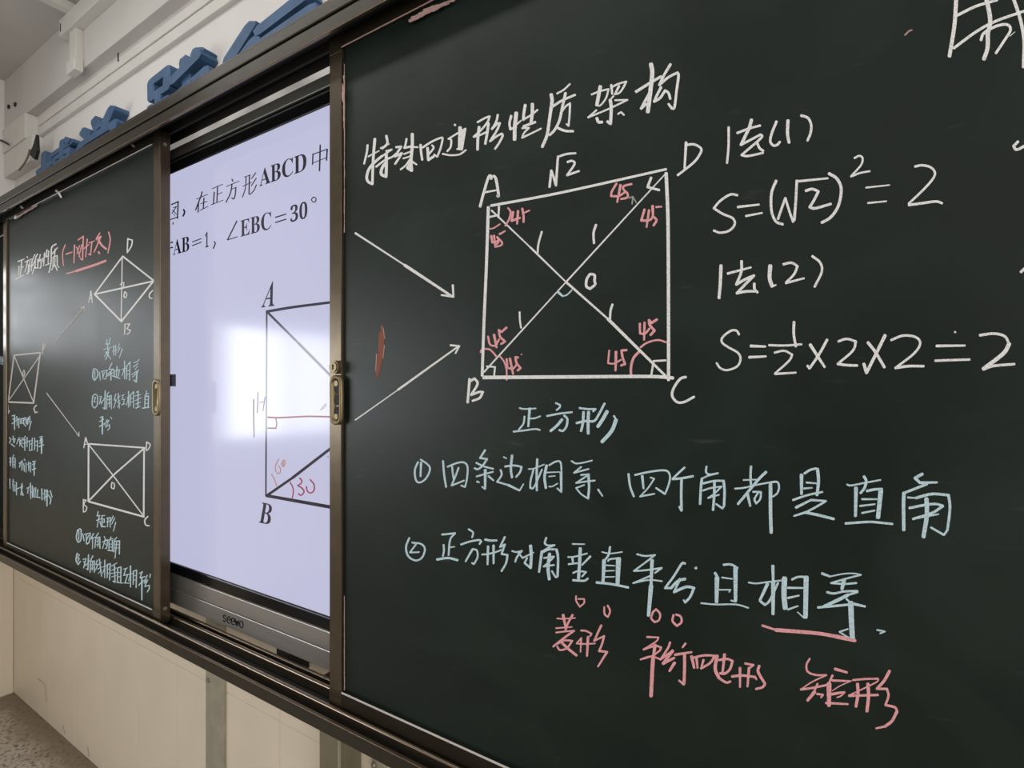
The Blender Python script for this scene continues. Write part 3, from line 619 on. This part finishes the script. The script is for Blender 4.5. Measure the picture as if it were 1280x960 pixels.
W(rb,'cp',790,770,8,'''20 150 210 265 215;16 265 215 240 255 115 335;20 115 335 230 300 292 315 280 345;18 280 345 200 400 85 435;18 85 435 190 405 290 435;34 230 290 215 400;38 215 400 205 500 190 800;22 380 265 360 320 285 435 340 395 410 345;34 405 350 310 475;32 310 475 420 420;32 425 470 375 550;22 535 275 505 315;26 430 388 595 362;30 525 385 525 530 520 680;24 520 685 470 645;30 595 405 622 520;22 600 420 720 395 828 398;24 828 398 780 470 690 525;24 715 440 690 525;26 645 425 655 520;34 850 400 832 530 870 620;24 870 620 940 665 985 655;30 925 385 905 570;24 870 440 950 430 1005 450;26 1005 450 980 530 930 575 880 572;26 1000 605 1100 595 1230 610;22 1230 610 1245 635;26 1080 520 1080 712;22 1130 475 1215 490 1175 520;28 1170 520 1155 705''')
W(rb,'cp',870,790,8,'28 632 340 622 400 690 520;24 690 525 660 555 600 570')
W(rb,'cp',990,800,8,'''20 177 188 145 250 158 318 240 350 345 352;14 345 352 200 420 88 495;22 88 495 200 480 350 450;22 255 440 215 530;36 225 520 155 605;20 250 540 310 548 290 575;24 405 355 375 420;50 370 440 370 655;28 430 290 550 325;22 400 405 590 412;10 585 412 480 460 400 510;26 385 545 470 530 525 525;14 525 525 490 560 450 575;24 340 630 560 642;20 610 402 740 390 860 388;14 865 395 830 430 570 555;24 570 558 700 555 860 550;32 655 440 660 540 640 665;34 760 440 765 560 750 712;30 975 312 920 410 850 488;24 850 488 950 490 965 560 935 650;24 935 650 1030 675 1050 715;30 1050 715 1000 810 930 865;22 930 865 840 885''')
# --- left board
GAP[0] = 0.0015
W(lb,'cw',0,280,8,'''11 180 375 240 350;11 215 370 205 515;9 215 435 235 425;9 190 420 188 520;12 158 552 240 508;9 270 325 275 340;9 250 380 312 350;10 278 365 250 480;9 285 405 280 490 265 495;9 300 370 290 480;10 322 350 312 470;8 290 425 332 405;9 348 305 325 360;9 350 360 325 420;9 348 415 322 502;10 375 300 355 345 350 440 378 440 378 350;9 402 305 385 380;9 388 375 410 350 408 430 395 442;10 445 290 435 420;8 427 340 427 380;10 470 258 458 330 485 315;9 485 270 480 400;9 455 412 495 395;11 560 200 515 240 510 380 490 485;10 520 300 575 235;9 550 250 545 320;9 532 330 528 425;9 530 332 570 315 572 420;8 550 340 545 400 515 460;10 545 405 572 465;12 586 432''','small white chalk title at the top of the left board',1.15)
W(lb,'cp',0,280,8,'''10 652 208 625 290 633 415;14 660 302 720 280;13 745 210 738 390;12 780 160 832 122 825 360 800 345;10 765 230 800 330;10 795 215 768 300;10 818 205 788 330;12 872 150 856 330;12 838 245 890 205;11 890 188 942 170;12 918 180 905 310 885 300;12 998 90 962 145 1008 122 985 180 940 282;10 960 160 1015 130;20 985 165 1020 215 1062 250;18 985 280 995 298;12 1085 80 1102 160 1078 290''','pink chalk words in brackets')
W(lb,'cp',0,280,8,'14 668 496 760 470;24 760 470 860 438 960 405 1055 368')
W(lb,'cw',90,280,6.4,'''11 405 258 180 562;13 405 258 655 455;14 180 562 395 780;14 395 780 668 435;13 180 562 645 458;8 401 262 393 775;7 385 485 405 468 415 468 412 505''','white chalk rhombus with its diagonals',0.95,1.0)
W(lb,'cw',90,280,6.4,'''10 446 115 440 230;10 446 120 482 128 475 175 442 228;9 152 535 134 628;9 152 538 163 632;7 140 598 162 592;10 645 532 620 560 620 588 640 595;9 422 540 415 580 430 590 438 560 422 540;10 424 800 420 885;9 440 800 462 800 438 838 466 848 458 872 438 882''',None,0.95)
W(lb,'ce',0,0,1,'1.1 105.6 383 66 431;1.2 101 385 105.5 382.8 105.6 389;1.1 58.3 491.5 98.5 545;1.3 96 542 98.6 545.5 98.5 540')
W(lb,'ce',0,390,6.4,'''12 112 346 322 325;9 112 346 65 720;11 322 325 268 730;14 65 720 268 728;7 115 355 265 715;7 318 350 75 700;8 190 465 180 500 192 512 198 482 190 465;9 345 250 340 335;9 345 252 358 270 343 305;9 64 745 64 815 73 792 64 780;11 292 745 272 770 280 805 298 800''','white chalk parallelogram with its diagonals',0.95,1.0)
W(lb,'cb',0,510,16,'''20 240 158 300 140;16 250 225 330 200;18 240 315 325 245;24 288 150 290 430;16 335 170 340 350;18 352 232 395 200;20 375 220 375 400;16 412 220 412 310 470 300 465 205 412 220;12 438 220 432 290;18 492 190 470 300 512 368;16 520 190 512 320;14 500 235 545 230 532 330;16 560 190 545 340;20 595 165 558 250;18 602 210 568 310;18 622 265 578 440;
18 185 590 215 640 182 700;24 225 720 292 775;16 262 560 270 690;16 240 622 302 612 285 700;18 385 590 332 720;16 350 645 405 622;16 398 640 390 770;18 412 645 402 705 460 790;16 442 590 430 720;18 505 565 458 640 512 628;18 460 712 620 648;22 492 650 495 850;18 542 590 538 780;16 590 650 585 850;20 585 850 655 838;18 645 600 635 830;14 610 720 640 715;18 692 600 690 840;16 700 680 752 650 745 870;14 700 752 745 742;16 785 580 852 565;18 825 590 798 660 850 642;18 788 705 862 680;24 782 772 875 735;32 832 600 828 910''','blue chalk notes under the parallelogram',1.0)
W(lb,'cb',0,565,12.8,'''12 150 100 180 100;12 150 160 180 160;16 165 90 165 220;14 218 48 202 100 240 100;14 202 110 205 250;14 242 110 240 260;12 205 160 240 155;12 205 205 240 202;14 305 182 362 140;14 310 242 332 160;16 352 140 350 292;14 385 110 402 140;14 380 180 388 312;14 418 170 415 325;10 385 232 415 226;14 440 200 492 170;14 457 158 460 300;14 492 180 488 322;10 460 242 490 236;14 520 152 572 145;14 520 202 562 182;18 515 282 572 262;20 545 160 545 375;
14 155 430 160 585;14 212 438 205 480 232 480;14 205 500 212 625;16 260 485 265 690;12 235 522 240 640;16 238 602 342 560;16 352 505 340 600 372 692;14 362 540 330 682 372 692;14 428 582 492 545;14 440 662 452 580;16 485 500 490 750;14 515 540 517 730;12 490 642 515 640;16 545 575 530 700 572 722;14 572 570 560 700;16 602 600 590 722 642 732;16 667 588 670 770;14 712 600 716 780;12 670 670 712 662;12 690 742 716 735;14 728 622 772 642;16 720 722 782 682;20 750 605 750 865;16 802 618 832 722;18 780 702 812 752 800 832''',None,1.05)
W(lb,'cb',100,415,12.8,'''12 400 192 482 180;14 430 118 430 205;14 487 92 460 205;12 378 282 512 240;14 442 200 445 300;14 470 270 388 392;14 410 322 462 320 408 442;16 430 340 490 432;12 528 232 582 210;16 540 230 540 372;14 572 210 570 372;12 524 312 592 290;14 632 188 602 270;14 642 248 600 332;16 677 268 630 412;
16 212 600 200 720 232 775 282 700 272 612 220 585;14 236 622 236 742;14 310 640 325 772;14 338 632 432 610 412 740 380 752;12 360 642 366 742;12 392 640 360 745;14 512 495 460 600 532 592 438 682;14 438 705 545 640;20 492 640 495 772;16 592 548 580 722;14 560 622 632 602 610 712;14 540 600 552 680 520 702;18 520 702 640 745;16 712 465 712 752;12 668 602 752 570;12 702 612 668 702;16 745 540 745 752;14 750 545 800 478 792 772;12 750 622 790 612;12 750 682 790 672;14 860 492 902 480 950 440;14 850 562 932 500;12 880 602 922 540;14 828 682 942 602;14 840 722 932 632;20 910 640 900 802 860 768''','blue chalk notes beside the rhombus',1.0)
W(lb,'cb',100,480,12.8,'''16 200 200 195 340 235 385 275 330 280 200 240 160 200 192;12 215 215 250 215 220 290 255 287;12 310 200 342 200 308 322;12 320 230 342 322;18 402 108 397 402 370 380;12 348 302 412 190;14 460 130 435 180 425 402;14 440 202 500 182 502 402;12 440 252 500 242;12 440 312 500 302;14 470 200 470 372;14 572 158 545 260 577 250 538 382;16 610 148 630 392;12 590 232 642 190;12 590 292 642 260;14 642 300 600 372;12 668 182 712 170;12 690 182 668 250 712 242 690 322;16 668 332 720 315;16 775 118 775 372;12 745 222 812 190;12 770 222 745 342;16 805 170 800 352;14 812 172 857 120 857 382;12 805 232 850 222;12 805 292 850 282;14 900 132 942 110;12 880 192 972 170;14 888 262 982 220;18 930 130 925 372;14 890 322 972 290;18 893 387 960 352;12 1040 172 1102 148;14 1062 108 1060 182;16 1040 190 1035 372;16 1050 202 1095 190 1090 382;12 1045 252 1085 250;12 1045 312 1085 310;20 1000 387 1102 370;
14 320 532 372 520;14 308 602 382 560;16 308 682 392 630;26 356 530 356 802;14 432 568 390 662;14 420 602 462 580 408 692;14 408 692 472 648 470 702 440 742;14 490 528 510 562''',None,0.95)
W(lb,'cw',0,0,1,'1.9 110.6 555 110.4 627;2.2 111 627 179.8 646;1.9 180 560 179.5 645;1.9 110.6 554.8 181 559.8;1.3 111 556 141 594;1.3 141 594 179 644.5;1.9 111 626 141.5 594;1.9 141.5 594 180.5 560','white chalk rectangle with its diagonals',1.0,1.0)
W(lb,'cw',0,0,1,'''1.4 107 547 104.5 560;1.4 107 547 110 556;1.1 105.5 556 108.5 555;1.4 183.2 552.5 182.6 563.5;1.4 183.3 552.5 187.5 555.5 186 560.5 182.8 563.5;1.4 104.2 624 104 640;1.3 104.2 625 107.8 625 104.8 630.5 108.4 634 106.8 639 104 640;1.6 184.8 645.5 181 650 182 656 186.4 657.3;1.3 139.8 603 139.2 609.5 142.4 611 142.9 605 139.8 603''')
W(lb,'cb',80,630,7.385,'''8 315 70 305 110 330 105;8 298 152 342 135;8 325 110 305 215;8 330 160 346 212;9 350 108 350 208 382 210;8 350 108 376 105;7 352 140 372 138 370 170 352 172;8 395 130 430 124;7 390 165 436 155;8 405 130 400 212;8 427 124 425 215;8 452 112 435 152;8 467 128 440 186;8 476 170 455 252;
9 125 240 113 310 130 355 155 330 156 240 140 230 125 248;8 136 250 136 332;8 172 275 185 342;8 190 280 242 268 232 350 210 372;7 205 285 205 365 232 356;7 226 290 205 342;8 272 272 248 322 292 305;8 265 310 262 415;8 317 268 295 310 285 402;8 300 312 330 305 332 410;6 300 345 330 340;6 300 377 330 372;8 315 310 312 397;7 370 300 376 315;8 355 352 402 330 395 402 380 410;7 382 318 355 412;6 380 365 390 382;8 410 332 452 320;8 432 305 425 340;9 415 345 415 422;9 447 335 445 427;6 415 370 445 370;6 415 397 445 397;8 403 427 457 436;8 487 308 465 340 460 442;9 465 345 512 340 510 462;6 465 376 508 376;6 465 406 508 406;9 486 345 470 500;
9 120 455 110 520 130 560 152 528;7 120 460 142 470 120 500 142 502 125 532;8 175 510 202 505 180 592;7 180 530 202 572;9 226 468 220 607 205 597;7 205 562 236 520;8 266 478 245 530 240 632;8 248 530 280 525 278 632;6 248 560 278 558;6 248 592 278 592;8 263 530 260 612;8 306 518 295 560 312 560 290 612;9 326 508 346 668;7 310 562 346 540;7 310 602 346 580;7 342 610 315 642;9 376 518 375 682;7 355 582 396 570;7 375 590 356 642;9 400 560 398 682;9 400 560 426 550 420 702;7 400 602 420 600;7 400 642 420 640;8 440 572 487 545;7 440 612 482 590;7 435 642 487 630;7 440 672 482 660;9 465 570 470 722 450 712;9 495 590 492 722;9 495 590 526 580 522 722;7 495 632 522 632;7 495 672 522 672;8 485 722 542 732;7 550 602 587 590;8 570 602 550 660 587 650 565 722;8 555 727 602 732;10 613 572 613 768;7 590 652 637 640;7 612 652 595 712;9 640 620 638 742;9 640 620 670 610 665 772;7 640 662 665 660;7 640 702 665 702;9 695 642 722 625 700 682 747 670;9 690 752 702 735 747 700;12 718 680 718 885;8 767 658 740 732 772 700 745 762 787 750 785 782 768 812;9 797 648 791 680''','blue chalk notes under the rectangle',1.15)
strokes('chalk_writing', M['cb'], fb, 0, 445, 8, '10 0 30 15 20;10 8 5 5 60;10 0 60 30 35;10 26 10 22 90;9 2 80 20 70;9 30 40 36 70', Y=0.034, thick=0.0003, wmul=0.7)

attach(rb); attach(lb); attach(fb)

# ------------------------------------------------------------------ interactive display
DX0, DX1, YD = -1.87, 0.07, 0.060
dp = empty('interactive_display', ((DX0 + DX1) / 2, YD, HC - 0.588), 'large lit flat touch display behind the sliding boards showing a geometry problem', 'display')
bx('housing', M['black'], dp, DX0, DX1, YD + 0.006, YW - 0.012, -0.580, 0.655)
bx('top_housing', M['darkmetal'], dp, DX0, DX1, YD, YD + 0.02, 0.6365, 0.663, bev=0.002)
def frame_ring():
    bm = bmesh.new()
    box(bm, DX0, DX1, YD + 0.001, YD + 0.02, 0.599, 0.6357, bev=0.002)
    box(bm, DX0, DX1, YD - 0.001, YD + 0.02, -0.502, -0.474, bev=0.003)
    box(bm, DX0, DX0 + 0.02, YD + 0.001, YD + 0.02, -0.474, 0.599); box(bm, DX1 - 0.02, DX1, YD + 0.001, YD + 0.02, -0.474, 0.599)
    return bm
to_obj('bezel', frame_ring(), M['blackgloss'], dp)
bx('bezel_trim', M['darkmetal'], dp, DX0, DX1, YD - 0.0005, YD + 0.003, 0.6255, 0.6275)
bx('bezel_trim', M['alu'], dp, DX0, DX1, YD - 0.0025, YD + 0.003, -0.5035, -0.5015)
YS = YD + 0.004
scn = bx('screen', M['screen'], dp, DX0 + 0.02, DX1 - 0.02, YS, YS + 0.006, -0.474, 0.599); scn['label'] = 'lit lavender white screen'
bm = bmesh.new()
box(bm, DX0, DX1, YD - 0.002, YD + 0.02, -0.5412, -0.504, bev=0.0012)
box(bm, DX0, DX1, YD - 0.004, YD + 0.02, -0.5825, -0.5420, bev=0.0016)
chin = to_obj('chin', bm, M['alu'], dp); chin['label'] = 'brushed aluminium strip below the screen'
def brand():
    E = [(.1,.5),(.8,.5),(.75,.17),(.45,0),(.15,.18),(.06,.55),(.2,.9),(.5,1),(.8,.85)]
    Ls = [(0,[(.72,.16),(.4,0),(.1,.16),(.15,.42),(.6,.56),(.74,.8),(.4,1),(.05,.86)]), (1,E), (2,E), (3,[(0,.04),(.2,.96),(.42,.2),(.64,.96),(.86,.04)]),
          (4.05,[(.45,0),(.1,.2),(.05,.6),(.2,.92),(.5,1),(.8,.8),(.88,.4),(.72,.1),(.45,0)])]
    out = []
    for u0, pts in Ls:
        out.append('4.6 ' + ' '.join('%.1f %.1f' % (314 + (u0 + u) * 20.5, 472 + 0.36 * (u0 + u) * 20.5 + v * 33) for u, v in pts))
    return ';'.join(out)
GAP[0] = 0.0004
strokes('brand_letter', M['blackgloss'], chin, 200, 650, 4, brand(), Y=YD - 0.004, thick=0.0003)
for px in (343, 0):
    if px:
        p = P(px, 812, YD); bx('mount_foot', M['black'], dp, p.x - 0.022, p.x + 0.022, YD + 0.02, YW - 0.001, -0.66, -0.585)
def S(m, ox, oy, s, txt, label=None, wm=1.0, taper=0.95, name='screen_drawing'):
    return strokes(name, M[m], scn, ox, oy, s, txt, Y=YS, thick=0.0002, wmul=wm, taper=taper, label=label)
S('ink',205,120,4.364,'''5.0 40 592 77 577;5 77 575 73 668;4 36 674 73 660;3 50 610 68 602 42 642;3 46 622 68 645;3 52 645 58 652;7 107 620 112 634 104 655;
3 178 562 238 536;5 208 522 200 550 172 622;5 188 580 186 634;3 200 588 235 574;5 218 556 214 614;3 196 624 240 602;
3 262 506 320 481;5 292 492 288 580;3 292 537 316 526;5 274 524 269 590;3 256 594 322 568;
5 370 453 376 466;3 340 494 410 464;5 371 480 362 530 338 580;3 366 510 392 498;5 392 498 388 540 380 562 368 556;
3 438 442 472 430;3 430 492 476 472;4 447 440 444 500 428 552;5 466 432 463 535;4 500 418 478 450;4 503 448 476 490;4 504 484 490 515 468 538;
5 812 316 810 374;4 812 318 890 290;6 890 290 886 350;3 810 366 886 336;6 852 268 848 408''','problem text with Chinese characters',name='screen_text', wm=1.3)
S('ink',205,120,4.364,'''4 155 796 203 778;4 155 816 203 797;5 274 794 279 806 268 832;5 397 682 346 785;4 346 785 400 768;5 608 662 665 644;5 608 690 665 672;4 817 551 826 556 829 565 824 577 815 579 806 571 806 560 817 551;6 38 800 46 797;6 38 828 46 826;4 50 690 48 700''',name='screen_text', wm=1.3)
def T(txt, x0, yb, x1, cap, ox=205, oy=120, s=4.364, label=None):
    return print_text('screen_text', M['ink'], scn, txt, ox + x0 / s, oy + yb / s, ox + x1 / s, cap / s, YS, label)
T('\U0001D400\U0001D401\U0001D402\U0001D403', 521, 496, 778, 94, label='bold serif letters ABCD')
T('\U0001D400\U0001D401', 50, 868, 139, 80)
T('\U0001D7CF', 224, 828, 244, 83)
T('\U0001D404\U0001D401\U0001D402', 418, 771, 586, 92)
T('\U0001D7D1\U0001D7CE', 690, 691, 783, 92)
T('\U0001D468', 258, 332, 415, 292, 300, 350, 9.6)
T('\U0001D469', 228, 893, 385, 248, 300, 560, 9.6)
S('ink',0,0,1,'2.6 333.4 389.5 366 384 414 377.8 470 370;1.5 333.4 389 332.8 500 332.3 620;3 333 619.5 414 634;3 414 634 480 646','square drawn on the screen',1.3,1.15)
S('ink',0,0,1,'2.8 334.5 390.5 373 429;3.2 373 429 420 476.5 450 506;3.3 333.5 619.5 366 597;3.6 366 597 414 560 450 533')
S('inks',300,470,9.6,'20 335 495 470 500 640 492 800 485 940 486 1080 490 1150 492;12 430 512 440 570 430 628;16 430 628 335 625','red line across the screen drawing')
S('inkf',300,470,9.6,'14 163 280 163 500 168 735;11 214 195 212 320 205 440;10 240 322 292 305;9 300 250 275 418;7 965 410 1030 330;4 975 400 1010 385 1035 345')
S('inks',300,560,9.6,'14 378 315 410 370 440 458;13 463 135 430 200 424 260 448 308 478 300 484 250 460 210;12 515 150 500 195 515 228 540 190 540 145 515 152;12 520 160 518 215','pink handwritten 60 and arc')
S('inkr',300,560,9.6,'15 600 412 632 470 638 540 625 606;18 715 362 740 390 730 425 692 450 740 480 768 520 750 555 725 568 700 548;17 840 380 880 425 892 470 880 520 840 540 808 515 795 462;12 1055 105','dark pink handwritten 30 and arc')
a = P(212.3, 468, YS); b = P(214.8, 483, YS); c = P(220, 476, YS)
bx('toolbar_icon', M['ink'], scn, a.x, b.x, YS - 0.0006, YS, b.z - HC, a.z - HC)
bx('toolbar_icon', M['inkl'], scn, b.x, c.x, YS - 0.0006, YS, b.z - HC, a.z - HC)['label'] = 'grey part of the side toolbar button'
attach(dp)

# ------------------------------------------------------------------ supports under the ledge
def strip(label, px0, px1, m, ztop, ybot, y0, y1, screw=None, white=None):
    a, b = P(px0, 700, y0).x, P(px1, 700, y0).x
    r = empty('support_strip', ((a + b) / 2, YW, HC + ybot), label, 'bracket')
    bx('upright', M[m], r, a, b, y0, y1, ybot, ztop, bev=0.0015)
    if screw:
        p = P(screw[0], screw[1], y0); bm = bmesh.new(); cyl(bm, (p.x, y0 - 0.0015, p.z), 0.0075, 0.004, 'Y', 18); cyl(bm, (p.x, y0 - 0.004, p.z), 0.004, 0.003, 'Y', 6)
        to_obj('bolt', bm, M['screw'], r)
    attach(r); return r
strip('flat pale metal strip with a bolt on the cream tiles below the display', 257, 279, 'steel', -0.60, ZF, YW - 0.012, YW - 0.0042, screw=(260.5, 850))
strip('second metal strip with a bolt, right of the olive post, under the board ledge', 465, 481, 'steel', -0.60, ZF, YW - 0.012, YW - 0.0042, screw=(468, 956))
a, b = P(399, 900, 0.075).x, P(424, 900, 0.075).x
r = empty('support_post', ((a + b) / 2, YW, HC + ZF), 'olive grey square steel post standing under the board ledge', 'post')
bx('post', M['olive'], r, a, b, 0.075, YW - 0.0042, ZF, -0.6206, bev=0.002)
bx('post_edge', M['steel'], r, b - 0.003, b + 0.001, 0.0735, 0.079, ZF, -0.6206, bev=0.0006, seg=1)
attach(r)
